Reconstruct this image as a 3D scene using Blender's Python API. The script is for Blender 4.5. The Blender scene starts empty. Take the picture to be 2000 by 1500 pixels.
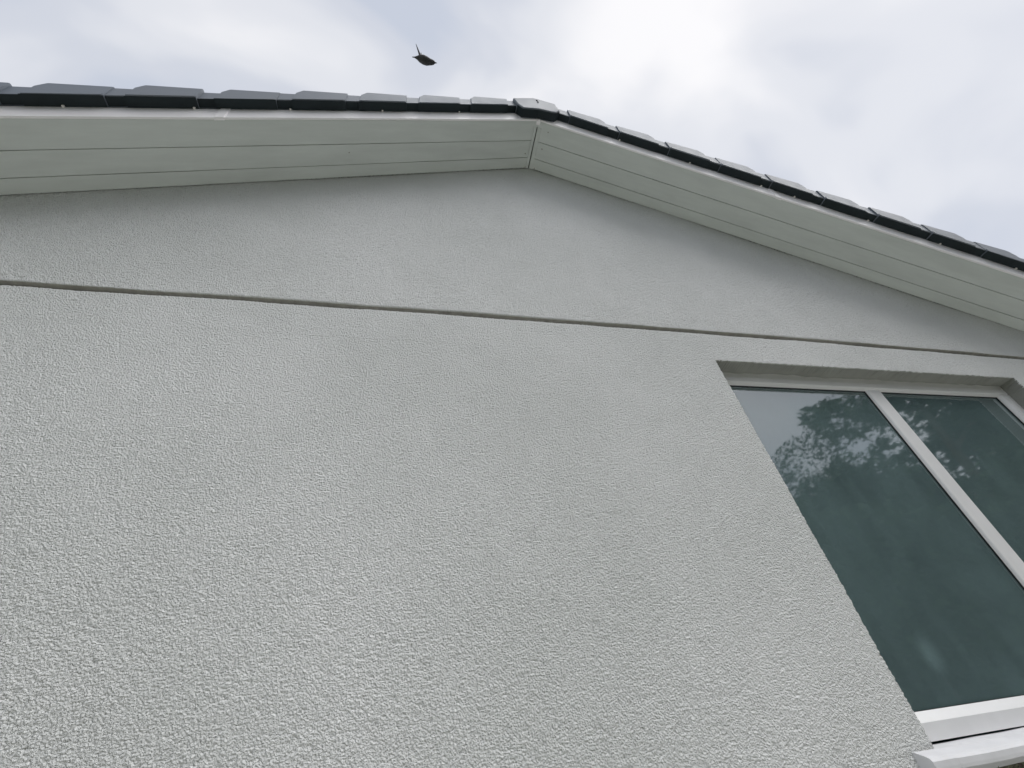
import bpy, bmesh, math, random
from mathutils import Vector, Matrix
import numpy as np

random.seed(7)
RNG = np.random.default_rng(7)
SC = bpy.context.scene
COL = SC.collection

# ------------------------------------------------------------------ camera
EYE = 1.55                                  # camera height above the ground
CAM_RIGHT = Vector((0.97511898, -0.19100795, -0.11251193))
CAM_FWD = Vector((0.21795598, 0.73340422, 0.64390484))
CAM_UP = Vector((-0.04047422, -0.65240648, 0.75678770))
cam_data = bpy.data.cameras.new('camera')
cam = bpy.data.objects.new('camera', cam_data)
COL.objects.link(cam)
m = Matrix.Identity(4)
for i in range(3):
    m[i][0] = CAM_RIGHT[i]; m[i][1] = CAM_UP[i]; m[i][2] = -CAM_FWD[i]
m[0][3], m[1][3], m[2][3] = 0.0, -1.3, EYE
cam.matrix_world = m
cam_data.sensor_width = 36.0
cam_data.lens = 36.0 * 869.62 / 2000.0
cam_data.clip_start = 0.02
cam_data.clip_end = 3000.0
SC.camera = cam

# ------------------------------------------------------------------ sky
SUN_DIR = Vector((0.40, -0.28, 0.87)).normalized()
SUN_ELEV = math.asin(SUN_DIR.z)
SUN_AZ = math.atan2(SUN_DIR.x, SUN_DIR.y)
world = bpy.data.worlds.new('World')
SC.world = world
world.use_nodes = True
nt = world.node_tree
nt.nodes.clear()
N, L = nt.nodes.new, nt.links.new


def mathnode(nt, op, a=None, b=None, clamp=False):
    n = nt.nodes.new('ShaderNodeMath'); n.operation = op; n.use_clamp = clamp
    for i, v in enumerate((a, b)):
        if v is None: continue
        if hasattr(v, 'links'): nt.links.new(v, n.inputs[i])
        else: n.inputs[i].default_value = v
    return n.outputs[0]


def rampnode(nt, fac, stops, interp='EASE'):
    n = nt.nodes.new('ShaderNodeValToRGB'); n.color_ramp.interpolation = interp
    e = n.color_ramp.elements
    while len(e) < len(stops): e.new(0.5)
    for el, (p, c) in zip(e, stops):
        el.position = p
        el.color = (c, c, c, 1) if isinstance(c, (int, float)) else (*c, 1)
    nt.links.new(fac, n.inputs[0])
    return n.outputs[0]


tc = N('ShaderNodeTexCoord')
nrm = N('ShaderNodeVectorMath'); nrm.operation = 'NORMALIZE'; L(tc.outputs['Generated'], nrm.inputs[0])
sky = N('ShaderNodeTexSky'); sky.sky_type = 'NISHITA'; sky.sun_disc = False
sky.sun_elevation = SUN_ELEV; sky.sun_rotation = SUN_AZ
mp = N('ShaderNodeMapping'); mp.inputs['Location'].default_value = (0.3532, 13.2399, 2.0743)
mp.inputs['Rotation'].default_value = (-1.32244, -1.98757, -2.89772)
mp.inputs['Scale'].default_value = (1.0, 1.5, 1.0)
L(nrm.outputs[0], mp.inputs[0])
n1 = N('ShaderNodeTexNoise'); n1.inputs['Scale'].default_value = 3.2; n1.inputs['Detail'].default_value = 4
n1.inputs['Roughness'].default_value = 0.36; n1.inputs['Distortion'].default_value = 0.35
L(mp.outputs[0], n1.inputs['Vector'])
dot = N('ShaderNodeVectorMath'); dot.operation = 'DOT_PRODUCT'
L(nrm.outputs[0], dot.inputs[0]); dot.inputs[1].default_value = SUN_DIR
dp = mathnode(nt, 'MAXIMUM', dot.outputs['Value'], 0.0)
glow = mathnode(nt, 'POWER', dp, 8.0)                      # sun behind thin cloud
glow_n = mathnode(nt, 'MULTIPLY', glow, 0.14)
val = mathnode(nt, 'ADD', n1.outputs['Fac'], glow_n)
cloud = rampnode(nt, val, [(0.34, (0.315, 0.338, 0.388)), (0.46, (0.355, 0.37, 0.408)), (0.57, (0.42, 0.428, 0.452)),
                           (0.78, (0.525, 0.52, 0.525))])
bg_sky = N('ShaderNodeBackground'); bg_sky.inputs['Strength'].default_value = 0.08
L(sky.outputs[0], bg_sky.inputs['Color'])
bg_cloud = N('ShaderNodeBackground'); bg_cloud.inputs['Strength'].default_value = 1.0
L(cloud, bg_cloud.inputs['Color'])
mixw = N('ShaderNodeMixShader'); mixw.inputs[0].default_value = 0.93
L(bg_sky.outputs[0], mixw.inputs[1]); L(bg_cloud.outputs[0], mixw.inputs[2])
wo = N('ShaderNodeOutputWorld'); L(mixw.outputs[0], wo.inputs['Surface'])

# ------------------------------------------------------------------ sun behind cloud
sun_data = bpy.data.lights.new('sun', 'SUN')
sun_data.energy = 1.5; sun_data.angle = math.radians(60); sun_data.color = (1.0, 0.985, 0.965)
sun = bpy.data.objects.new('sun', sun_data); COL.objects.link(sun)
sun.rotation_euler = SUN_DIR.to_track_quat('Z', 'Y').to_euler()
sun.location = (8, 6, 20)

SC.view_settings.view_transform = 'Standard'
SC.view_settings.look = 'None'
SC.view_settings.exposure = 0.94
SC.view_settings.gamma = 1.0
SC.view_settings.use_curve_mapping = False
SC.cycles.max_bounces = 8
SC.cycles.diffuse_bounces = 5
SC.cycles.transparent_max_bounces = 12


# ------------------------------------------------------------------ materials
def new_mat(name):
    mt = bpy.data.materials.new(name); mt.use_nodes = True
    t = mt.node_tree
    return mt, t, t.nodes['Principled BSDF']


def obj_coord(t, scale=(1, 1, 1), loc=(0, 0, 0), rot=(0, 0, 0)):
    c = t.nodes.new('ShaderNodeTexCoord'); mpn = t.nodes.new('ShaderNodeMapping')
    mpn.inputs['Scale'].default_value = scale; mpn.inputs['Location'].default_value = loc
    mpn.inputs['Rotation'].default_value = rot
    t.links.new(c.outputs['Object'], mpn.inputs[0])
    return mpn.outputs[0]


def noise(t, vec, scale, detail=3, rough=0.5, dist=0.0):
    n = t.nodes.new('ShaderNodeTexNoise')
    n.inputs['Scale'].default_value = scale; n.inputs['Detail'].default_value = detail
    n.inputs['Roughness'].default_value = rough; n.inputs['Distortion'].default_value = dist
    if vec is not None: t.links.new(vec, n.inputs['Vector'])
    return n.outputs['Fac']


def mixcol(t, fac, a, b):
    n = t.nodes.new('ShaderNodeMix'); n.data_type = 'RGBA'
    for sock, v in ((n.inputs[0], fac), (n.inputs[6], a), (n.inputs[7], b)):
        if hasattr(v, 'links'): t.links.new(v, sock)
        elif isinstance(v, (int, float)): sock.default_value = v
        else: sock.default_value = (*v, 1)
    return n.outputs[2]


def bump(t, height, strength, dist, normal=None):
    n = t.nodes.new('ShaderNodeBump')
    n.inputs['Strength'].default_value = strength; n.inputs['Distance'].default_value = dist
    t.links.new(height, n.inputs['Height'])
    if normal is not None: t.links.new(normal, n.inputs['Normal'])
    return n.outputs[0]


def simple(name, col, rough, var=0.12, scale=6.0, spec=0.5, bmp=0.0, bscale=150, metal=0.0, stretch=(1, 1, 1)):
    mt, t, p = new_mat(name)
    v = obj_coord(t, stretch)
    f = noise(t, v, scale, 5, 0.6)
    f = rampnode(t, f, [(0.3, 0.0), (0.7, 1.0)], 'LINEAR')
    a = tuple(max(0, c * (1 - var)) for c in col); b = tuple(min(1, c * (1 + var)) for c in col)
    t.links.new(mixcol(t, f, a, b), p.inputs['Base Color'])
    p.inputs['Roughness'].default_value = rough; p.inputs['Metallic'].default_value = metal
    p.inputs['Specular IOR Level'].default_value = spec
    if bmp:
        t.links.new(bump(t, noise(t, v, bscale, 3), 0.6, bmp), p.inputs['Normal'])
    return mt


def make_render_mat():
    mt, t, p = new_mat('painted_render')
    v3 = obj_coord(t)
    v = obj_coord(t, rot=(math.radians(-90), 0, 0))       # wall plane laid flat for the 2D textures

    def n2(scale, detail, rough=0.5, dist=0.0):
        n = t.nodes.new('ShaderNodeTexNoise'); n.noise_dimensions = '2D'
        n.inputs['Scale'].default_value = scale; n.inputs['Detail'].default_value = detail
        n.inputs['Roughness'].default_value = rough; n.inputs['Distortion'].default_value = dist
        t.links.new(v, n.inputs['Vector'])
        return n.outputs['Fac']
    vor = t.nodes.new('ShaderNodeTexVoronoi'); vor.feature = 'F1'; vor.voronoi_dimensions = '2D'
    vor.inputs['Scale'].default_value = 220
    t.links.new(v, vor.inputs['Vector'])
    g1 = n2(200, 2, 0.45, 0.3)
    h = mathnode(t, 'MULTIPLY', vor.outputs['Distance'], -0.45)
    h = mathnode(t, 'ADD', h, mathnode(t, 'MULTIPLY', g1, 1.7))
    h = mathnode(t, 'ADD', h, mathnode(t, 'MULTIPLY', n2(95, 2), 0.5))
    nb = bump(t, n2(5.0, 3), 0.5, 0.004)                 # trowel undulation
    t.links.new(bump(t, h, 1.0, 0.0050, nb), p.inputs['Normal'])
    big = rampnode(t, n2(1.3, 5, 0.6), [(0.32, 0.0), (0.68, 1.0)], 'LINEAR')
    col = mixcol(t, big, (0.785, 0.80, 0.785), (0.875, 0.885, 0.875))
    # self-shading of the render pits, painted into the colour
    pit = rampnode(t, g1, [(0.30, 1.0), (0.46, 0.0)], 'LINEAR')
    col = mixcol(t, mathnode(t, 'MULTIPLY', pit, 0.15), col, (0.36, 0.36, 0.34))
    # sill shade painted into the wall below it, mixed with algae and dirt
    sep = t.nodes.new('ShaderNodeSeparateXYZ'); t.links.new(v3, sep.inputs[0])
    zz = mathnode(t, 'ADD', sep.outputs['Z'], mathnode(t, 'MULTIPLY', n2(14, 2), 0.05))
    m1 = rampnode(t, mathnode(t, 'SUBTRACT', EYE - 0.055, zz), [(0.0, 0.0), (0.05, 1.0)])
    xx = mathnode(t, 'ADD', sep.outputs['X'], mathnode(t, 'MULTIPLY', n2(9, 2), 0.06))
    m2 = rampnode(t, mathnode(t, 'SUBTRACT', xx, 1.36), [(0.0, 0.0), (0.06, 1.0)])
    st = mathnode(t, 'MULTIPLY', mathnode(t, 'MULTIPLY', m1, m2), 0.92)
    shade_algae = mixcol(t, rampnode(t, n2(55, 3), [(0.35, 0.0), (0.65, 1.0)]), (0.10, 0.07, 0.05), (0.20, 0.21, 0.12))
    col = mixcol(t, st, col, shade_algae)
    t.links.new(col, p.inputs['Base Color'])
    p.inputs['Roughness'].default_value = 0.82
    p.inputs['Specular IOR Level'].default_value = 0.2
    return mt


M = {}
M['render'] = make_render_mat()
M['joint'] = simple('joint_sealant', (0.38, 0.37, 0.33), 0.8, 0.2, 30)
M['plain_wall'] = simple('side_render', (0.68, 0.69, 0.67), 0.85, 0.08, 3, 0.25, 0.004, 90)
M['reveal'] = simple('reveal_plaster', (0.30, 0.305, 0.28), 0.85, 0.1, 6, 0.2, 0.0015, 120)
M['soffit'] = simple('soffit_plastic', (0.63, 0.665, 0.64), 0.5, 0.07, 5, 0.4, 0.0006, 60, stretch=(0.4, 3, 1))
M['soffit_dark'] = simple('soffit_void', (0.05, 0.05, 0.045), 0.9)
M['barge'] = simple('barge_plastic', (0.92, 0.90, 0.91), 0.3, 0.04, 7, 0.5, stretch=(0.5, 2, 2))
M['clip'] = simple('clip_metal', (0.8, 0.76, 0.72), 0.4, 0.05)
M['upvc'] = simple('white_upvc', (0.80, 0.80, 0.80), 0.3, 0.035, 9, 0.5)
M['sill'] = simple('sill_paint', (0.74, 0.74, 0.76), 0.4, 0.07, 11, 0.45, 0.0005, 40)
M['gasket'] = simple('black_gasket', (0.012, 0.016, 0.017), 0.55)
M['blind'] = simple('dark_blind_fabric', (0.17, 0.27, 0.275), 0.9, 0.20, 2.2, 0.1)
M['grass'] = simple('lawn_grass', (0.15, 0.175, 0.085), 0.9, 0.45, 9, 0.2, 0.02, 60)
M['added_paving'] = simple('added_paving_concrete', (0.54, 0.54, 0.51), 0.85, 0.2, 4, 0.3, 0.002, 120)
M['bark'] = simple('bark', (0.10, 0.075, 0.05), 0.9, 0.4, 14, 0.2, 0.01, 30)
M['leaf'] = simple('leaf_mid', (0.050, 0.085, 0.03), 0.75, 0.45, 1.4, 0.12)
M['leaf_dark'] = simple('leaf_dark', (0.036, 0.066, 0.028), 0.75, 0.45, 1.4, 0.12)
M['bird'] = simple('bird_plumage', (0.050, 0.045, 0.052), 0.6, 0.3, 12, 0.3)


def make_tile_mat():
    mt, t, p = new_mat('slate_grey_tile')
    v = obj_coord(t)
    oi = t.nodes.new('ShaderNodeObjectInfo')
    f = rampnode(t, noise(t, v, 5, 5, 0.6), [(0.3, 0.0), (0.7, 1.0)], 'LINEAR')
    c = mixcol(t, f, (0.135, 0.160, 0.200), (0.185, 0.208, 0.245))
    c = mixcol(t, mathnode(t, 'MULTIPLY', oi.outputs['Random'], 0.4), c, (0.20, 0.21, 0.225))
    t.links.new(c, p.inputs['Base Color'])
    t.links.new(rampnode(t, f, [(0.0, 0.42), (1.0, 0.58)], 'LINEAR'), p.inputs['Roughness'])
    p.inputs['Specular IOR Level'].default_value = 0.3
    t.links.new(bump(t, noise(t, v, 90, 3), 0.4, 0.0004), p.inputs['Normal'])
    return mt


M['tile'] = make_tile_mat()
M['underside_shade'] = simple('black_underside_shade', (0.014, 0.022, 0.026), 0.6, 0.2, 8, 0.25)  # near-black colour that paints in the shade under the roof-edge tiles


def make_glass_mat():
    mt, t, p = new_mat('window_glass')
    t.nodes.remove(p)
    v = obj_coord(t)
    out = t.nodes['Material Output']
    fr = t.nodes.new('ShaderNodeFresnel'); fr.inputs['IOR'].default_value = 3.4
    wav = bump(t, noise(t, v, 1.8, 2), 0.4, 0.0012)
    gl = t.nodes.new('ShaderNodeBsdfGlossy'); gl.inputs['Roughness'].default_value = 0.03
    gl.inputs['Color'].default_value = (0.95, 0.98, 1.0, 1)
    t.links.new(wav, gl.inputs['Normal'])
    tr = t.nodes.new('ShaderNodeBsdfTransparent'); tr.inputs['Color'].default_value = (0.78, 0.88, 0.86, 1)
    mx = t.nodes.new('ShaderNodeMixShader')
    t.links.new(fr.outputs[0], mx.inputs[0]); t.links.new(tr.outputs[0], mx.inputs[1]); t.links.new(gl.outputs[0], mx.inputs[2])
    # film of dust, rain streaks and one faint pale patch
    df = t.nodes.new('ShaderNodeBsdfDiffuse'); df.inputs['Color'].default_value = (0.40, 0.58, 0.60, 1)
    vs = obj_coord(t, (9.0, 9.0, 0.9), (0, 0, 0), (0, 0.28, 0))
    streak = rampnode(t, noise(t, vs, 2.4, 5, 0.6), [(0.45, 0.0), (0.78, 1.0)], 'LINEAR')
    cloudy = rampnode(t, noise(t, v, 2.6, 5, 0.6), [(0.38, 0.0), (0.75, 1.0)], 'LINEAR')
    speck = rampnode(t, noise(t, v, 75, 2, 0.5), [(0.70, 0.0), (0.76, 1.0)], 'LINEAR')
    sm = t.nodes.new('ShaderNodeTexCoord'); mps = t.nodes.new('ShaderNodeMapping'); mps.vector_type = 'TEXTURE'
    mps.inputs['Location'].default_value = (1.715, 0.105, EYE + 0.115)
    mps.inputs['Rotation'].default_value = (0, math.radians(6), 0)
    mps.inputs['Scale'].default_value = (0.06, 1.0, 0.075)
    t.links.new(sm.outputs['Object'], mps.inputs[0])
    ln = t.nodes.new('ShaderNodeVectorMath'); ln.operation = 'LENGTH'; t.links.new(mps.outputs[0], ln.inputs[0])
    pale_patch = rampnode(t, ln.outputs['Value'], [(0.15, 1.0), (1.0, 0.0)])
    f = mathnode(t, 'MULTIPLY', streak, 0.035)
    f = mathnode(t, 'ADD', f, mathnode(t, 'MULTIPLY', cloudy, 0.07))
    f = mathnode(t, 'ADD', f, mathnode(t, 'MULTIPLY', speck, 0.025))
    f = mathnode(t, 'ADD', f, mathnode(t, 'MULTIPLY', pale_patch, 0.11))
    f = mathnode(t, 'ADD', f, 0.18, True)
    m2 = t.nodes.new('ShaderNodeMixShader')
    t.links.new(f, m2.inputs[0]); t.links.new(mx.outputs[0], m2.inputs[1]); t.links.new(df.outputs[0], m2.inputs[2])
    t.links.new(m2.outputs[0], out.inputs['Surface'])
    return mt


M['glass'] = make_glass_mat()


# ------------------------------------------------------------------ helpers
def mesh_obj(name, verts, faces, mat, parent=None, smooth=False):
    me = bpy.data.meshes.new(name)
    me.from_pydata([tuple(v) for v in verts], [], faces)
    me.update()
    if smooth:
        for pgn in me.polygons: pgn.use_smooth = True
    o = bpy.data.objects.new(name, me); COL.objects.link(o)
    if mat: me.materials.append(mat)
    if parent: o.parent = parent
    return o


def bm_obj(name, bm, mat, parent=None, bevel=0.0, segs=2):
    if bevel:
        bmesh.ops.bevel(bm, geom=list(bm.edges), offset=bevel, segments=segs, affect='EDGES', profile=0.5)
    bmesh.ops.recalc_face_normals(bm, faces=list(bm.faces))
    me = bpy.data.meshes.new(name); bm.to_mesh(me); bm.free()
    o = bpy.data.objects.new(name, me); COL.objects.link(o)
    if mat: me.materials.append(mat)
    if parent: o.parent = parent
    return o


def tag(o, label=None, cat=None, group=None, kind=None):
    if label: o['label'] = label
    if cat: o['category'] = cat
    if group: o['group'] = group
    if kind: o['kind'] = kind
    return o


def bm_box(bm, x0, x1, y0, y1, z0, z1):
    v = [bm.verts.new((x, y, z)) for x in (x0, x1) for y in (y0, y1) for z in (z0, z1)]
    for f in ((0, 1, 3, 2), (4, 6, 7, 5), (0, 4, 5, 1), (2, 3, 7, 6), (0, 2, 6, 4), (1, 5, 7, 3)):
        bm.faces.new([v[i] for i in f])


def bm_prism(bm, pts, axis_map, a0, a1):
    """extrude closed 2D outline pts between a0 and a1; axis_map(p, a) -> xyz"""
    lo = [bm.verts.new(axis_map(p, a0)) for p in pts]; hi = [bm.verts.new(axis_map(p, a1)) for p in pts]
    bm.faces.new(lo); bm.faces.new(list(reversed(hi)))
    n = len(pts)
    for i in range(n):
        bm.faces.new((lo[i], lo[(i + 1) % n], hi[(i + 1) % n], hi[i]))


class Wobble:
    """smooth random waviness of a hand-finished edge"""
    def __init__(self, spec, seed):
        r = np.random.default_rng(seed)
        self.k = [(amp, 2 * math.pi / (wl * r.uniform(0.75, 1.3)), r.uniform(0, 6.28)) for wl, amp, n in spec for _ in range(n)]
    def __call__(self, x):
        return sum(a * math.sin(k * x + p) for a, k, p in self.k)


# ------------------------------------------------------------------ ground
Z0 = EYE                                    # heights below are measured from the eye, then lifted
tag(mesh_obj('ground', [(-900, -900, 0), (900, -900, 0), (900, 900, 0), (-900, 900, 0)], [(0, 1, 2, 3)], M['grass']),
    'green lawn around the house', kind='structure')
bm = bmesh.new(); bm_box(bm, -9.0, 12.0, -3.2, -0.02, -0.05, 0.03)  # unseen paving, added pale to bounce light up to soffit and wall
tag(bm_obj('added_path', bm, M['added_paving']), 'unseen pale concrete paving along the house wall, added to bounce light', kind='structure')

# ------------------------------------------------------------------ house
APX, APZ, SL = 0.7405, 3.1889 + Z0, 0.437
CS = 1 / math.sqrt(1 + SL * SL); SN = SL * CS
HALF = 4.4; DEPTH = 8.0
XL, XR = APX - HALF, APX + HALF
OV = 0.318                                  # gable overhang
house = bpy.data.objects.new('house', None); COL.objects.link(house)
house.location = (APX, 0, 0)
house_inv = Matrix.Translation((-APX, 0, 0))
tag(house, 'pale rendered gable end of a house with dark tiled roof edge and white window', 'house')


def in_house(o, parent=None):
    o.parent = parent or house
    o.matrix_parent_inverse = house_inv if parent is None else Matrix.Identity(4)
    return o


def roofz(x): return APZ - SL * abs(x - APX)


# window opening
WL, WR, WT, WB = 1.407, 3.361, 1.348 + Z0, -0.105 + Z0
DEP = 0.080

# --- gable wall: two coats of render with a tooled joint between, and the window recess
GD = 0.030
gw_top = Wobble([(0.9, 0.0010, 2), (0.30, 0.0005, 2), (0.06, 0.0002, 3), (0.017, 0.00015, 4)], 1)
gw_bot = Wobble([(0.8, 0.0012, 2), (0.28, 0.0006, 2), (0.06, 0.0002, 3), (0.017, 0.00015, 4)], 2)
def gmid(x): return 1.5475 + Z0 - 0.0030 * (x - 0.95) ** 2
def g_top(x): return gmid(x) + 0.0150 + gw_top(x)
def g_bot(x): return gmid(x) - 0.0150 + gw_bot(x)
edge_w = [Wobble([(0.3, 0.0009, 2), (0.04, 0.0006, 3), (0.016, 0.0008, 4)], 10 + i) for i in range(6)]

V, F = [], []
def add_strip(rowA, rowB):
    """quads between two equally long vertex rows"""
    a = len(V); V.extend(rowA); b = len(V); V.extend(rowB)
    for i in range(len(rowA) - 1): F.append((a + i, a + i + 1, b + i + 1, b + i))


# relief of the render: grains a centimetre across, real geometry where the wall is seen close
class Lattice:
    def __init__(self, cell, seed):
        self.c = cell; self.a = np.random.default_rng(seed).normal(size=(1024, 1024)).astype(np.float32)
    def __call__(self, x, z):
        u = x / self.c + 511.3; v = z / self.c + 300.7
        i = np.floor(u).astype(np.int64); j = np.floor(v).astype(np.int64); fu = u - i; fv = v - j
        def w(f): return ((1 - f) ** 3 / 6, (3 * f ** 3 - 6 * f ** 2 + 4) / 6, (-3 * f ** 3 + 3 * f ** 2 + 3 * f + 1) / 6, f ** 3 / 6)
        wu, wv = w(fu), w(fv); out = np.zeros_like(u)
        for p in range(4):
            for q in range(4): out += wu[p] * wv[q] * self.a[(i + p - 1) % 1024, (j + q - 1) % 1024]
        return out


GRAIN, GRAIN2, WAVE = Lattice(0.0029, 1), Lattice(0.0062, 2), Lattice(0.32, 4)
def relief(x, z):
    n = 2.6 * GRAIN(x, z) - 0.5 * GRAIN2(x, z)             # rounded grains with tighter crevices between
    h = 0.00045 * (n - 0.12 * n * n) + 0.0016 * WAVE(x, z)
    return -(h - 0.0003)                                  # y: proud of the wall plane is negative


GV, GF, GN = [], [], 0
def add_block(X, Z, back=0.006, gain=1.0):
    """grid of render between given outlines; X, Z are 2D arrays (rows up the wall); a skirt turns the rim back"""
    global GN
    Y = relief(X, Z) * gain
    X = np.pad(X, 1, mode='edge'); Z = np.pad(Z, 1, mode='edge'); Y = np.pad(Y, 1, mode='edge')
    Y[0, :] = back; Y[-1, :] = back; Y[:, 0] = back; Y[:, -1] = back
    nr, nc = X.shape
    GV.append(np.stack([X, Y, Z], axis=-1).reshape(-1, 3))
    idx = np.arange(nr * nc).reshape(nr, nc) + GN
    GF.append(np.stack([idx[:-1, :-1], idx[:-1, 1:], idx[1:, 1:], idx[1:, :-1]], axis=-1).reshape(-1, 4))
    GN += nr * nc


VX0, VX1 = -1.85, 4.25
ZS = 1.46 + Z0
STEP = 0.0025
ends = lambda t, a, b: max(0.0, min(1.0, (t - a) / 0.01, (b - t) / 0.01))
fl = lambda z: WL + edge_w[0](z) * ends(z, WB, WT)
frr = lambda z: WR + edge_w[1](z) * ends(z, WB, WT)
ft = lambda x: WT + edge_w[2](x) * ends(x, WL, WR)
zs = list(np.arange(WB, WT, 0.005)) + [WT]
xw = list(np.arange(WL, WR, 0.006)) + [WR]
def lin(a, b, st): return np.linspace(a, b, max(2, int(round((b - a) / st)) + 1))
def vals(f, arr): return np.array([f(t) for t in arr])
# upper coat
x = np.concatenate([lin(VX0, APX, 0.0052), lin(APX, VX1, 0.0052)[1:]]); t = lin(0, 1, 0.0052 / 1.35)[:, None]
lo = vals(g_top, x)[None, :]; hi = vals(roofz, x)[None, :] + 0.06
add_block(np.repeat(x[None, :], len(t), 0), lo + (hi - lo) * t, GD, 1.7)
# lower coat: strip under the joint, then blocks round the window
x = lin(VX0, VX1, STEP); t = lin(0, 1, STEP / 0.075)[:, None]
hi = vals(g_bot, x)[None, :]
add_block(np.repeat(x[None, :], len(t), 0), ZS + (hi - ZS) * t, 0.012)
x = lin(VX0, VX1, STEP); z = lin(WT, ZS, STEP)
lo = np.where((x > WL) & (x < WR), vals(ft, x), WT)[None, :]; t = ((z - WT) / (ZS - WT))[:, None]
add_block(np.repeat(x[None, :], len(z), 0), lo + (ZS - lo) * t)
ZB = 1.36                                                  # lower limit of the close-up render
z = lin(WB, WT, STEP); t = lin(0, 1, STEP / (WL - VX0))[None, :]
hi = vals(fl, z)[:, None]; add_block(VX0 + (hi - VX0) * t, np.repeat(z[:, None], t.shape[1], 1))
t = lin(0, 1, 0.006 / (VX1 - WR))[None, :]
lo = vals(frr, z)[:, None]; add_block(lo + (VX1 - lo) * t, np.repeat(z[:, None], t.shape[1], 1))
x = lin(VX0, VX1, STEP); z = lin(ZB, WB, STEP)
add_block(*np.meshgrid(x, z))
# the rest of the gable, out of sight
for a, b in ((XL, VX0), (VX1, XR)):
    V0 = len(V); V.extend([(a, 0, ZB), (b, 0, ZB), (b, 0, min(g_bot(a), g_bot(b))), (a, 0, min(g_bot(a), g_bot(b)))]); F.append((V0, V0 + 1, V0 + 2, V0 + 3))
    V0 = len(V); V.extend([(a, 0, max(g_top(a), g_top(b))), (b, 0, max(g_top(a), g_top(b))), (b, 0, max(roofz(b) + 0.06, g_top(b))), (a, 0, max(roofz(a) + 0.06, g_top(a)))]); F.append((V0, V0 + 1, V0 + 2, V0 + 3))
V0 = len(V); V.extend([(XL, 0, 0), (XR, 0, 0), (XR, 0, ZB), (XL, 0, ZB)]); F.append((V0, V0 + 1, V0 + 2, V0 + 3))
GV.append(np.array(V)); GF.append(np.array(F) + GN)
gv = np.concatenate(GV).astype(np.float32); gf = np.concatenate(GF).astype(np.int32)
me = bpy.data.meshes.new('wall')
me.vertices.add(len(gv)); me.vertices.foreach_set('co', gv.ravel())
me.loops.add(gf.size); me.loops.foreach_set('vertex_index', gf.ravel())
me.polygons.add(len(gf)); me.polygons.foreach_set('loop_start', np.arange(0, gf.size, 4, dtype=np.int32))
me.polygons.foreach_set('loop_total', np.full(len(gf), 4, dtype=np.int32))
me.polygons.foreach_set('use_smooth', np.ones(len(gf), dtype=bool))
me.update(calc_edges=True); me.validate()
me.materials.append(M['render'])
wall = bpy.data.objects.new('wall', me); COL.objects.link(wall); in_house(wall)
tag(wall, 'pale grey textured render with a dark horizontal joint')

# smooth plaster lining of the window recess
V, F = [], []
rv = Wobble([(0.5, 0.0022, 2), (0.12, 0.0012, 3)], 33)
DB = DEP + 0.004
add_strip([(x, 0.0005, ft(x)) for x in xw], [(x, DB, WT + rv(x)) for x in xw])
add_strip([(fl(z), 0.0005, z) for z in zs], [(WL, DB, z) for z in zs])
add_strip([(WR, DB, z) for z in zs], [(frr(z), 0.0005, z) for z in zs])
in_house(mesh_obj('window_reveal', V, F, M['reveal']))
# dark sealant lining the joint: back and soffit of the slot
xs = list(np.arange(XL, XR, 0.01)) + [XR]
V, F = [], []
add_strip([(x, GD - 0.004, gmid(x) - 0.03) for x in xs], [(x, GD - 0.004, g_top(x) - 0.0035) for x in xs])
add_strip([(x, GD - 0.004, g_top(x) - 0.0035) for x in xs], [(x, 0.0035, g_top(x) - 0.0015) for x in xs])
in_house(mesh_obj('joint_sealant', V, F, M['joint']))
# remaining walls
bm = bmesh.new()
EZ = roofz(XL)
bm_box(bm, XL, XL + 0.25, 0.025, DEPTH, 0, EZ + 0.05)
in_house(bm_obj('side_wall', bm, M['plain_wall']))
bm = bmesh.new(); bm_box(bm, XR - 0.25, XR, 0.025, DEPTH, 0, EZ + 0.05)
in_house(bm_obj('side_wall', bm, M['plain_wall']))
bm = bmesh.new()
bm_prism(bm, [(XL, 0), (XR, 0), (XR, roofz(XR) + 0.1), (APX, APZ + 0.1), (XL, roofz(XL) + 0.1)], lambda p, a: (p[0], a, p[1]), DEPTH, DEPTH + 0.25)
in_house(bm_obj('back_wall', bm, M['plain_wall']))
# inner leaf of the gable (around the window) so that no light leaks in
bm = bmesh.new()
for a, b, c, dd in ((XL + 0.25, WL - 0.03, 0.0, EZ), (WR + 0.03, XR - 0.25, 0.0, EZ), (WL - 0.03, WR + 0.03, 0.0, WB - 0.04)):
    bm_box(bm, a, b, 0.12, 0.30, c, dd)
bm_prism(bm, [(XL + 0.25, EZ + 0.0005), (WL - 0.03, EZ + 0.0005), (WL - 0.03, WT + 0.03), (WR + 0.03, WT + 0.03), (WR + 0.03, EZ + 0.0005), (XR - 0.25, EZ + 0.0005), (APX, APZ - 0.05)],
         lambda p, a: (p[0], a, p[1]), 0.12, 0.30)
in_house(bm_obj('inner_wall', bm, M['plain_wall']))


# --- slope frame: s runs down the slope from the ridge, y through the wall, h straight up from the soffit plane
def sp(side, s, y, h): return (APX + side * s * CS, y, APZ - s * SN + h)


def slope_box(bm, side, s0, s1, y0, y1, h0, h1, ds=None):
    v = [bm.verts.new(sp(side, s, y, h)) for s in (s0, s1) for y in (y0, y1) for h in (h0, h1)]
    for f in ((0, 1, 3, 2), (4, 6, 7, 5), (0, 4, 5, 1), (2, 3, 7, 6), (0, 2, 6, 4), (1, 5, 7, 3)):
        bm.faces.new([v[i] for i in f])


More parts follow.
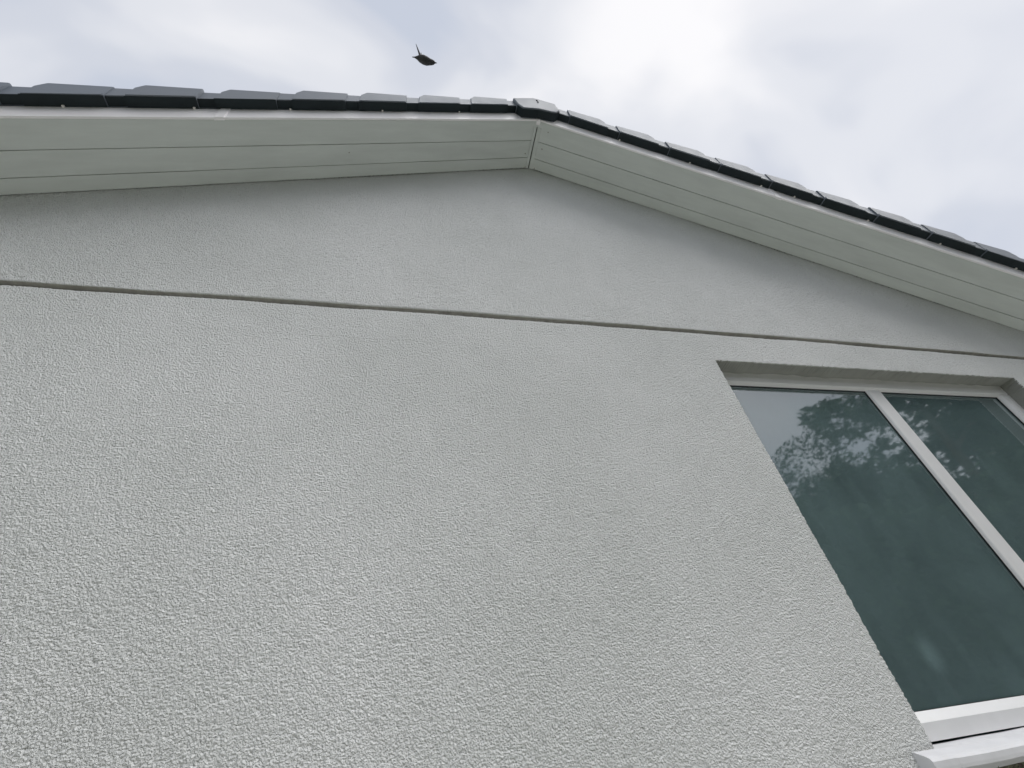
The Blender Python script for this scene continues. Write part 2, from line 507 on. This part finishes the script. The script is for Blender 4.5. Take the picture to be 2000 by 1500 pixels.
SLEN = (HALF + 0.45) / CS                    # slope length to the eaves
soffits = {}
for side in (-1, 1):
    # soffit = backing panel, boards hang below it with open shadow gaps
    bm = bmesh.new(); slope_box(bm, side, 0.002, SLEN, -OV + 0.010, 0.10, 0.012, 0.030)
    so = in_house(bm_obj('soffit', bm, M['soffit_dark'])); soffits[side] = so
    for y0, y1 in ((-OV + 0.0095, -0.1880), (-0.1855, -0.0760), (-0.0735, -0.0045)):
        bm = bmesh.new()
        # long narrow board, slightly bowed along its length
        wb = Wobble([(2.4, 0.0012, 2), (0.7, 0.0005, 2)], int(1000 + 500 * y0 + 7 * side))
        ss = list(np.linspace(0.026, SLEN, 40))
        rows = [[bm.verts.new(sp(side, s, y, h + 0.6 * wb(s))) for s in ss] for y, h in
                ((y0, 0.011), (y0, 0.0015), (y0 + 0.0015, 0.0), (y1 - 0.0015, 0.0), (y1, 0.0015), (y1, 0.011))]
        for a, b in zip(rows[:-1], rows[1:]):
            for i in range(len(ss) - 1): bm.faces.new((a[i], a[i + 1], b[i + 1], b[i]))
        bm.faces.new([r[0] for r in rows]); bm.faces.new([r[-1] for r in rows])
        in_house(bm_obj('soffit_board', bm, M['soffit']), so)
    bm = bmesh.new()
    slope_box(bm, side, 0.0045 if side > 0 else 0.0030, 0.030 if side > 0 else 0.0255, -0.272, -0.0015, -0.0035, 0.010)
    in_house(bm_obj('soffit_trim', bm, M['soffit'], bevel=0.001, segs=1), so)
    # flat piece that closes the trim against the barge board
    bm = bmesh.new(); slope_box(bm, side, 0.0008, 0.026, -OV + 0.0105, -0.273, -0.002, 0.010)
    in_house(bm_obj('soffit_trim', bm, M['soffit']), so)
for s, y in ((-0.050, -0.102), (-0.028, -0.010), (0.042, -0.012), (0.080, -0.262), (-1.243, -0.142), (0.065, -0.150)):
    bm = bmesh.new()
    side = 1 if s > 0 else -1
    mt = Matrix.Translation(sp(side, abs(s), y, -0.001)) @ Matrix.Rotation(side * math.atan(SL), 4, 'Y')
    bmesh.ops.create_cone(bm, cap_ends=True, segments=10, radius1=0.0028, radius2=0.0045, depth=0.004, matrix=mt)
    in_house(bm_obj('screw_head', bm, M['joint']), soffits[side])

# --- barge boards
for side in (-1, 1):
    wbb = Wobble([(1.9, 0.0012, 2), (0.6, 0.0006, 2)], 50 + side)
    bm = bmesh.new()
    ss = list(np.linspace(0.0, SLEN, 60))
    prof = [(-OV + 0.009, 0.0002), (-OV + 0.002, 0.0), (-OV - 0.0005, 0.0015), (-OV - 0.0005, 0.0075), (-OV + 0.0015, 0.0095), (-OV + 0.001, 0.111), (-OV + 0.009, 0.111)]
    rows = [[bm.verts.new(sp(side, s, y, h + wbb(s) * 0.7)) for s in ss] for y, h in prof]
    for k in range(len(rows)):
        a, b = rows[k], rows[(k + 1) % len(rows)]
        for i in range(len(ss) - 1): bm.faces.new((a[i], a[i + 1], b[i + 1], b[i]))
    bm.faces.new([r[-1] for r in rows])
    bb = in_house(bm_obj('barge_board', bm, M['barge']))
    for a, b in (((1.812, 1.855),) if side < 0 else ((1.611, 1.646),)):
        bm = bmesh.new(); slope_box(bm, side, a, b, -OV - 0.0030, -OV + 0.012, -0.0030, 0.108)
        in_house(bm_obj('joint_cover', bm, M['barge'], bevel=0.0015, segs=2), bb)
    cl = (0.576, 1.057, 1.541, 1.963, 2.436, 2.92) if side < 0 else (0.589, 1.076, 1.561, 1.784, 2.270, 2.738, 3.22)
    for s in cl:
        bm = bmesh.new()
        slope_box(bm, side, s - 0.005, s + 0.004, -OV - 0.008, -OV + 0.004, 0.103, 0.110)
        in_house(bm_obj('verge_clip', bm, M['clip'], bevel=0.0015, segs=1), bb)
bm = bmesh.new()                              # mitre cover at the apex
bm_prism(bm, [(APX - 0.012, APZ - 0.011), (APX + 0.012, APZ - 0.011), (APX + 0.012, APZ + 0.1), (APX - 0.012, APZ + 0.1)],
         lambda p, a: (p[0], a, p[1]), -OV - 0.003, -OV + 0.030)
in_house(bm_obj('mitre_cover', bm, M['barge'], bevel=0.001, segs=1))

# --- roof: stepped tile courses behind the verge
GAUGE = 0.3445
bm = bmesh.new()
outline = []
ncourse = int(SLEN / GAUGE) + 1
for side in (-1, 1):
    pts = []
    for k in range(ncourse):
        s0 = 0.05 + k * GAUGE
        pts.append((APX + side * s0 * CS, APZ - s0 * SN + 0.205)); pts.append((APX + side * (s0 + GAUGE - 0.002) * CS, APZ - (s0 + GAUGE - 0.002) * SN + 0.235))
    outline.append(pts)
bottom_end = ncourse * GAUGE + 0.05
pts = list(reversed(outline[0])) + outline[1]
pts += [(APX + bottom_end * CS, APZ - bottom_end * SN + 0.165), (APX, APZ + 0.165), (APX - bottom_end * CS, APZ - bottom_end * SN + 0.165)]
bm_prism(bm, pts, lambda p, a: (p[0], a, p[1]), -0.26, DEPTH + 0.5)
roof = in_house(bm_obj('roof', bm, M['tile']))
tag(roof, 'slate grey concrete tiled roof with stepped verge tiles')


def verge_mesh(side):
    """one verge tile: raised body with a chamfered lower nose and the low tail beyond it"""
    bm = bmesh.new()
    yo, yi = -0.366, -0.262
    LB = 0.268
    # side view of the body (s, h): upper end, top rising to the nose, chamfer, bottom
    body = [(0.0, 0.116), (0.0, 0.226), (0.004, 0.231), (LB - 0.034, 0.258), (LB - 0.026, 0.2565), (LB, 0.222), (LB + 0.002, 0.116)]
    lo = []
    # cross steps: outer face lower, slightly set back top round-over
    def ring(y, shrink):
        return [bm.verts.new(sp(side, s + (0.0 if i < 3 else -shrink * 0.5), y, h - (shrink if i in (1, 2, 3, 4, 5) else 0))) for i, (s, h) in enumerate(body)]
    rings = [ring(yo, 0.010), ring(yo + 0.003, 0.003), ring(yo + 0.010, 0.0), ring(yi, 0.0)]
    bm.faces.new(rings[0]); bm.faces.new(list(reversed(rings[-1])))
    for a, b in zip(rings[:-1], rings[1:]):
        for i in range(len(body)): bm.faces.new((a[i], a[(i + 1) % len(body)], b[(i + 1) % len(body)], b[i]))
    # drip lip along the lower outer edge
    slope_box(bm, side, 0.006, LB - 0.004, yo - 0.003, yo + 0.004, 0.1145, 0.134)
    # tail
    tail = [(LB - 0.02, 0.129), (LB - 0.02, 0.216), (GAUGE + 0.004, 0.2245), (GAUGE + 0.006, 0.222), (GAUGE + 0.006, 0.129)]
    def tring(y, shrink): return [bm.verts.new(sp(side, s, y, h - (shrink if i in (1, 2, 3) else 0))) for i, (s, h) in enumerate(tail)]
    rings = [tring(yo + 0.0065, 0.006), tring(yo + 0.010, 0.0), tring(yi, 0.0)]
    bm.faces.new(rings[0]); bm.faces.new(list(reversed(rings[-1])))
    for a, b in zip(rings[:-1], rings[1:]):
        for i in range(len(tail)): bm.faces.new((a[i], a[(i + 1) % len(tail)], b[(i + 1) % len(tail)], b[i]))
    bmesh.ops.recalc_face_normals(bm, faces=list(bm.faces))
    me = bpy.data.meshes.new('verge_tile'); bm.to_mesh(me); bm.free()
    # move the origin to the tile itself
    org = Vector(sp(side, 0, -0.36, 0.2))
    me.transform(Matrix.Translation(-org))
    me.materials.append(M['tile'])
    return me


for side, start in ((-1, 0.232), (1, 0.231)):
    me = verge_mesh(side)
    pitch = 0.3430 if side < 0 else 0.3467
    for k in range(-1, 14):
        s = start + k * pitch
        if s < 0: continue
        o = bpy.data.objects.new('verge_tile', me); COL.objects.link(o)
        in_house(o, roof)
        o.location = Vector(sp(side, s, -0.36 + random.uniform(-0.003, 0.003), 0.2 + random.uniform(-0.003, 0.003)))
        o.rotation_euler = (random.uniform(-0.01, 0.01), random.uniform(-0.008, 0.008), random.uniform(-0.006, 0.006))

    # black strips added as painted shade beneath the verge tiles, stepped with them
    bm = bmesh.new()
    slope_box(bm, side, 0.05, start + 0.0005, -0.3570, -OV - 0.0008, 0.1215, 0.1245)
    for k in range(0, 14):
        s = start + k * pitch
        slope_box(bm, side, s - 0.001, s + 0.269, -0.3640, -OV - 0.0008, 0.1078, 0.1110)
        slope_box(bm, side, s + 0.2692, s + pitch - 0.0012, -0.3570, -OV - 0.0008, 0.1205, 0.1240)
    in_house(bm_obj('underside_shade', bm, M['underside_shade']), roof)
    # the head of the topmost tile, mostly tucked under the ridge end tile
    bm = bmesh.new()
    slope_box(bm, side, 0.06, start + 0.003, -0.358, -0.262, 0.129, 0.217)
    in_house(bm_obj('verge_tile', bm, M['tile'], bevel=0.003, segs=1), roof)

# ridge end tile, bent over the apex
bm = bmesh.new()
top = [(0.572, 3.322), (0.640, 3.357), (0.716, 3.3965), (0.742, 3.394), (0.800, 3.374), (0.868, 3.352)]
bot = [(0.880, 3.245), (0.845, 3.196), (0.822, 3.190), (0.728, 3.202), (0.716, 3.198), (0.621, 3.172), (0.592, 3.222)]
ol = [(x, z + Z0) for x, z in top + bot]
cen = (0.725, 3.29 + Z0)
def rr(y, k): return [bm.verts.new((cen[0] + (x - cen[0]) * k, y, cen[1] + (z - cen[1]) * k)) for x, z in ol]
rings = [rr(-0.3785, 0.955), rr(-0.376, 0.985), rr(-0.371, 1.0), rr(-0.21, 1.0)]
bm.faces.new(rings[0]); bm.faces.new(list(reversed(rings[-1])))
for a, b in zip(rings[:-1], rings[1:]):
    for i in range(len(ol)): bm.faces.new((a[i], a[(i + 1) % len(ol)], b[(i + 1) % len(ol)], b[i]))
rt = in_house(bm_obj('ridge_tile', bm, M['tile']), roof)
bm = bmesh.new()  # black strip painting in the shade under the ridge end tile
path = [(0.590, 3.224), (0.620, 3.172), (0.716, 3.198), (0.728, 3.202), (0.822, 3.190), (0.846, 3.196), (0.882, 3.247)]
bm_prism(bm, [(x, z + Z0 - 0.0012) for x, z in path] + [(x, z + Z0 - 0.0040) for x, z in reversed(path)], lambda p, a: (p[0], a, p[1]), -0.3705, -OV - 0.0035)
in_house(bm_obj('underside_shade', bm, M['underside_shade']), roof)
tag(rt, 'angled ridge end tile over the apex')
for x, z in ((0.738, 3.352), (0.742, 3.325)):
    bm = bmesh.new()
    bmesh.ops.create_cone(bm, cap_ends=True, segments=10, radius1=0.006, radius2=0.0045, depth=0.006,
                          matrix=Matrix.Translation((x, -0.3805, z + Z0)) @ Matrix.Rotation(math.pi / 2, 4, 'X'))
    in_house(bm_obj('screw_head', bm, M['gasket']), roof)
# ridge caps further back along the ridge
for k in range(18):
    bm = bmesh.new()
    y0 = -0.205 + k * 0.45
    bm_prism(bm, [(APX - 0.17, APZ + 0.135), (APX, APZ + 0.215), (APX + 0.17, APZ + 0.135), (APX + 0.17, APZ + 0.115), (APX, APZ + 0.15), (APX - 0.17, APZ + 0.115)],
             lambda p, a: (p[0], a, p[1] - 0.01), y0, y0 + 0.445)
    in_house(bm_obj('ridge_tile', bm, M['tile']), roof)

# --- window: outer frame, mullion, beads, panes, blind
YF, YG = DEP, 0.105
GT, GB = 1.281 + Z0, -0.021 + Z0            # visible glass limits
FB = -0.090 + Z0                            # underside of the frame
JL, JR = WL + 0.068, WR - 0.070
def rail_x(bm, x0, x1, prof):               # profile (y, z) swept along x
    bm_prism(bm, prof, lambda p, a: (a, p[0], p[1]), x0, x1)
def rail_z(bm, z0, z1, prof):               # profile (x, y) swept along z
    bm_prism(bm, prof, lambda p, a: (p[0], p[1], a), z0, z1)
bm = bmesh.new()
rail_x(bm, WL - 0.02, WR + 0.02, [(YF, WT + 0.02), (YF, GT + 0.012), (YF + 0.003, GT + 0.008), (YF + 0.018, GT), (0.118, GT), (0.118, WT + 0.02)])
rail_x(bm, WL - 0.02, WR + 0.02, [(YF, FB), (YF, -0.0475 + Z0), (YF + 0.0015, -0.046 + Z0), (YF + 0.017, GB), (0.118, GB), (0.118, FB)])
rail_z(bm, GB - 0.001, GT + 0.001, [(WL - 0.02, YF + 0.0003), (JL - 0.012, YF + 0.0003), (JL, YF + 0.018), (JL, 0.1175), (WL - 0.02, 0.1175)])
rail_z(bm, GB - 0.001, GT + 0.001, [(WR + 0.02, YF + 0.0003), (JR + 0.012, YF + 0.0003), (JR, YF + 0.018), (JR, 0.1175), (WR + 0.02, 0.1175)])
win = in_house(bm_obj('window', bm, M['upvc']))
tag(win, 'white plastic framed two pane window with dark glass')
MX0, MX1 = 2.345, 2.437
bm = bmesh.new()
rail_z(bm, GB - 0.004, GT + 0.004, [(MX0 - 0.004, YG - 0.002), (MX0 + 0.003, YG - 0.012), (MX0 + 0.007, YG - 0.0145), (MX1 - 0.007, YG - 0.0145), (MX1 - 0.003, YG - 0.012), (MX1 + 0.004, YG - 0.002), (MX1, 0.117), (MX0, 0.117)])
in_house(bm_obj('mullion', bm, M['upvc']), win)
for x0, x1 in ((JL, MX0), (MX1, JR)):
    bm = bmesh.new()
    g = 0.0045
    bm_box(bm, x0, x0 + g, YG - 0.004, YG - 0.0005, GB, GT); bm_box(bm, x1 - g - 0.003, x1 - 0.003, YG - 0.005, YG - 0.0005, GB, GT)
    bm_box(bm, x0 + g, x1 - g - 0.003, YG - 0.004, YG - 0.0005, GT - g, GT); bm_box(bm, x0 + g, x1 - g - 0.003, YG - 0.004, YG - 0.0005, GB, GB + 0.002)
    in_house(bm_obj('gasket', bm, M['gasket']), win)
    in_house(mesh_obj('pane', [(x0 - 0.002, YG, GB - 0.002), (x1 + 0.002, YG, GB - 0.002), (x1 + 0.002, YG, GT + 0.002), (x0 - 0.002, YG, GT + 0.002)], [(0, 1, 2, 3)], M['glass']), win)
V, F = [], []
xb = list(np.linspace(WL - 0.02, WR + 0.02, 80))
bw = Wobble([(1.2, 0.004, 2), (0.5, 0.002, 2)], 77)
add_strip([(x, 0.165 + bw(x), WB) for x in xb], [(x, 0.165 + 0.5 * bw(x), WT + 0.02) for x in xb])
in_house(mesh_obj('blind', V, F, M['blind'], smooth=True), win)

# --- sill: sloping top, rounded nose, set into the render at its ends
bm = bmesh.new()
SX0, SX1 = 1.330, WR + 0.075
def sill_prof():
    return [(DEP + 0.02, -0.108 + Z0), (DEP + 0.012, -0.0945 + Z0), (-0.004, -0.0985 + Z0), (-0.034, -0.1085 + Z0), (-0.042, -0.1125 + Z0), (-0.0465, -0.119 + Z0), (-0.0465, -0.131 + Z0),
            (-0.0455, -0.1385 + Z0), (-0.030, -0.1400 + Z0), (-0.028, -0.131 + Z0), (-0.022, -0.131 + Z0), (-0.020, -0.140 + Z0), (-0.0015, -0.1415 + Z0), (0.0, -0.155 + Z0), (DEP + 0.02, -0.155 + Z0)]
pr = sill_prof()
sx = list(np.linspace(WL + 0.004, WR - 0.004, 40))
sw = Wobble([(0.9, 0.0008, 2), (0.25, 0.0004, 2)], 91)
rows = [[bm.verts.new((x, y, z + sw(x))) for x in sx] for y, z in pr]
for k in range(len(rows)):
    a, b = rows[k], rows[(k + 1) % len(rows)]
    for i in range(len(sx) - 1): bm.faces.new((a[i], a[i + 1], b[i + 1], b[i]))
bm.faces.new([r[0] for r in rows]); bm.faces.new([r[-1] for r in rows])
horn = [p for p in pr if p[0] < 0.0] + [(0.006, -0.1415 + Z0), (0.006, -0.0995 + Z0)]
for a, b in ((SX0, WL + 0.0041), (WR - 0.0041, SX1)):
    bm_prism(bm, [(max(y, -0.0463), z - 0.0002) for y, z in horn], lambda p, q: (q, p[0], p[1]), a, b)
sill = in_house(bm_obj('window_sill', bm, M['sill']))
tag(sill, 'white painted sloping sill under the window')


# ------------------------------------------------------------------ trees and hedge behind the camera (mirrored in the glass; left hedge run added to block light)
def leaf_cloud(centres, n, size, rng, squash=0.8):
    V, F = [], []
    tot = sum(c[3] ** 2 for c in centres)
    for cx, cy, cz, r in centres:
        k = int(n * r * r / tot)
        d = rng.normal(size=(k, 3)); d /= np.linalg.norm(d, axis=1)[:, None]
        rad = r * rng.uniform(0.45, 1.08, size=(k, 1)) ** 0.6
        p = np.array((cx, cy, cz)) + d * rad * np.array((1, 1, squash))
        u = rng.normal(size=(k, 3)); u /= np.linalg.norm(u, axis=1)[:, None]
        w = np.cross(u, rng.normal(size=(k, 3))); w /= np.linalg.norm(w, axis=1)[:, None]
        s = size * rng.uniform(0.6, 1.35, size=(k, 1))
        q = np.stack([p - u * s, p + w * s * 0.45, p + u * s, p - w * s * 0.45], axis=1).reshape(-1, 3)
        b = len(V); V.extend(map(tuple, q))
        F.extend([(b + 4 * i, b + 4 * i + 1, b + 4 * i + 2, b + 4 * i + 3) for i in range(k)])
    return V, F


def limb(bm, pts, r0, r1, seg=8):
    prev = None
    n = len(pts)
    for i, p in enumerate(pts):
        p = Vector(p)
        d = (Vector(pts[min(i + 1, n - 1)]) - Vector(pts[max(i - 1, 0)])).normalized()
        a = d.orthogonal().normalized(); b = d.cross(a)
        r = r0 + (r1 - r0) * i / (n - 1)
        ring = [bm.verts.new(p + r * (math.cos(t) * a + math.sin(t) * b)) for t in [2 * math.pi * k / seg for k in range(seg)]]
        if prev:
            for k in range(seg): bm.faces.new((prev[k], prev[(k + 1) % seg], ring[(k + 1) % seg], ring[k]))
        prev = ring


def tree(x, y, h, r, seed, label, mat, nleaf=9000, low=0.25):
    rng = np.random.default_rng(seed)
    root = bpy.data.objects.new('tree', None); COL.objects.link(root); root.location = (x, y, 0)
    tag(root, label, 'tree', 'trees mirrored in the window')
    bm = bmesh.new()
    bend = rng.uniform(-0.25, 0.25, 2)
    trunk = [(bend[0] * t * t * r * 0.6, bend[1] * t * t * r * 0.6, h * 0.82 * t) for t in np.linspace(0, 1, 9)]
    limb(bm, trunk, 0.05 * h ** 0.8 * 0.6, 0.02, 10)
    cs = [(trunk[-1][0], trunk[-1][1], h * 0.86, r * 0.42)]
    for k in range(15):
        t = rng.uniform(low, 0.86); a = k * 2.4 + rng.uniform(-.5, .5)
        i = int(t / 1.0 * 8); st = Vector(trunk[i])
        prof = math.sin(math.pi * (0.18 + 0.75 * (t - low) / (0.86 - low)))
        ln = r * (0.45 + 0.5 * prof) * rng.uniform(0.8, 1.1)
        en = st + Vector((math.cos(a) * ln, math.sin(a) * ln, ln * rng.uniform(0.15, 0.5)))
        mid = (st + en) / 2 + Vector((0, 0, ln * 0.12))
        limb(bm, [st, mid, en], 0.055 * h / 9, 0.012, 6)
        cs.append((en.x, en.y, en.z, r * rng.uniform(0.24, 0.40)))
        cs.append((mid.x, mid.y, mid.z, r * rng.uniform(0.2, 0.34)))
        tw = en + Vector((math.cos(a) * ln * .3, math.sin(a) * ln * .3, ln * .25))
        cs.append((tw.x, tw.y, tw.z, r * rng.uniform(0.12, 0.22)))
    tr = bm_obj('trunk', bm, M['bark'], root)
    V, F = leaf_cloud(cs, nleaf * 2, 0.058, rng)
    inner = [(a, b, c, d * 0.8) for a, b, c, d in cs if c < h * 0.72]
    V2, F2 = leaf_cloud(inner, nleaf // 2, 0.17, rng)
    k = len(V); V += V2; F += [tuple(i + k for i in f) for f in F2]
    mesh_obj('crown', V, F, mat, root)


def at_az(az, dist, x0=2.0):
    return x0 + dist * math.sin(math.radians(az)), -dist * math.cos(math.radians(az))


for az, dist, h, r, seed, label, mk in (
        (44.5, 11.5, 7.2, 2.2, 11, 'small rounded tree mirrored at the left edge of the window', 'leaf_dark'),
        (49.5, 11.0, 7.7, 2.1, 12, 'pointed leafy tree mirrored against sky in the left window pane', 'leaf_dark'),
        (55.0, 12.0, 6.3, 2.3, 16, 'low bushy tree mirrored halfway down the left window pane', 'leaf_dark'),
        (63.0, 11.5, 11.5, 2.6, 13, 'tall spreading tree mirrored beside the window mullion', 'leaf'),
        (70.0, 13.5, 11.0, 3.0, 14, 'broad leafy tree mirrored in the right window pane', 'leaf'),
        (78.0, 15.0, 10.0, 3.2, 15, 'leafy tree mirrored at the far right of the window', 'leaf_dark')):
    tx, ty = at_az(az, dist)
    tree(tx, ty, h, r, seed, label, M[mk], 9000, 0.08 if seed == 16 else 0.25)

rng = np.random.default_rng(5)
hpath = [Vector((-14.0, -5.4, 0)), Vector((4.0, -5.6, 0)), Vector((19.0, -3.6, 0))]  # left run is unseen, added to block low sky and darken the lower wall
hp0 = hpath[1]
cs, stems = [], []
for p0, p1, n in ((hpath[0], hpath[1], 56), (hpath[1], hpath[2], 46)):
    for t in np.linspace(0, 1, n):
        p = p0.lerp(p1, t); stems.append(p - hp0)
        for hz in (0.4, 1.0, 1.6, 2.2, 2.8, 3.4, 4.0):
            cs.append((p.x + rng.uniform(-.15, .15), p.y + rng.uniform(-.15, .15), hz + rng.uniform(-.1, .15), rng.uniform(0.38, 0.55)))
hedge = bpy.data.objects.new('hedge', None); COL.objects.link(hedge); hedge.location = hp0
tag(hedge, 'tall dense green hedge mirrored in the lower window, with an unseen left run added to block light', 'hedge')
V, F = leaf_cloud([(a - hp0.x, b - hp0.y, c, d) for a, b, c, d in cs], 92000, 0.12, rng, 0.95)
mesh_obj('foliage', V, F, M['leaf_dark'], hedge)
bm = bmesh.new()
for p in stems[::2]:
    limb(bm, [(p.x, p.y, 0), (p.x + rng.uniform(-.1, .1), p.y + rng.uniform(-.1, .1), 1.5), (p.x + rng.uniform(-.2, .2), p.y + rng.uniform(-.2, .2), 3.2)], 0.035, 0.012, 6)
bm_obj('stem', bm, M['bark'], hedge)


# ------------------------------------------------------------------ bird
def bird():
    D = 7.5
    ray = Vector((-0.0034905, 0.2365454, 0.9716142))
    pos = Vector((0, -1.3, EYE)) + ray * D
    bx = (CAM_RIGHT * 0.96 - CAM_UP * 0.24).normalized()             # tail to beak
    w1 = (CAM_UP * 0.86 - CAM_RIGHT * 0.52)
    w1 = (w1 - bx * w1.dot(bx) * 0.35).normalized()
    bz = bx.cross(ray).normalized()
    bm = bmesh.new()
    k = D / 869.6                                                    # metres per picture pixel at that distance
    prof = [(-19, 0.5, 1.6), (-15, 1.0, 2.6), (-11, 2.6, 3.2), (-7, 5.2, 5.0), (-1, 6.6, 6.2), (5, 6.2, 6.0), (10, 4.6, 4.6), (13, 4.0, 4.0), (16, 3.0, 3.0), (18, 1.2, 1.2), (21, 0.3, 0.3)]
    rings = []
    for s, a, b in prof:
        c = bx * s * k + bz * (-0.7 * math.sin(s / 6.0)) * k
        rings.append([bm.verts.new(c + bz * a * k * math.cos(t) + ray * b * k * math.sin(t)) for t in [2 * math.pi * j / 12 for j in range(12)]])
    for a, b in zip(rings[:-1], rings[1:]):
        for j in range(12): bm.faces.new((a[j], a[(j + 1) % 12], b[(j + 1) % 12], b[j]))
    bm.faces.new(rings[0]); bm.faces.new(list(reversed(rings[-1])))
    # wings: narrow, tapered and curved, one lifted towards the upper left, one away from the viewer
    for wdir, curl, ln in ((w1, -CAM_RIGHT * 0.10 + CAM_UP * 0.22, 23), ((ray * 0.9 + bz * 0.25).normalized(), bx * -0.15, 34)):
        prev = None
        for i in range(9):
            t = i / 8
            c = bx * (-4 * k) + wdir * (ln * t * k) + curl * (t * t * 12 * k)
            ch = (4.6 * (1 - t) ** 0.8 + 0.5) * k
            th = (0.9 * (1 - t) + 0.15) * k
            nrm = wdir.cross(bx).normalized()
            ring = [bm.verts.new(c + bx * ch * 0.5), bm.verts.new(c + nrm * th), bm.verts.new(c - bx * ch * 0.5), bm.verts.new(c - nrm * th)]
            if prev:
                for j in range(4): bm.faces.new((prev[j], prev[(j + 1) % 4], ring[(j + 1) % 4], ring[j]))
            else: bm.faces.new(ring)
            prev = ring
        bm.faces.new(prev)
    o = bm_obj('bird', bm, M['bird'])
    for pgn in o.data.polygons: pgn.use_smooth = True
    o.location = pos
    tag(o, 'small dark bird in flight with one raised wing, in the sky above the roof', 'bird')


bird()
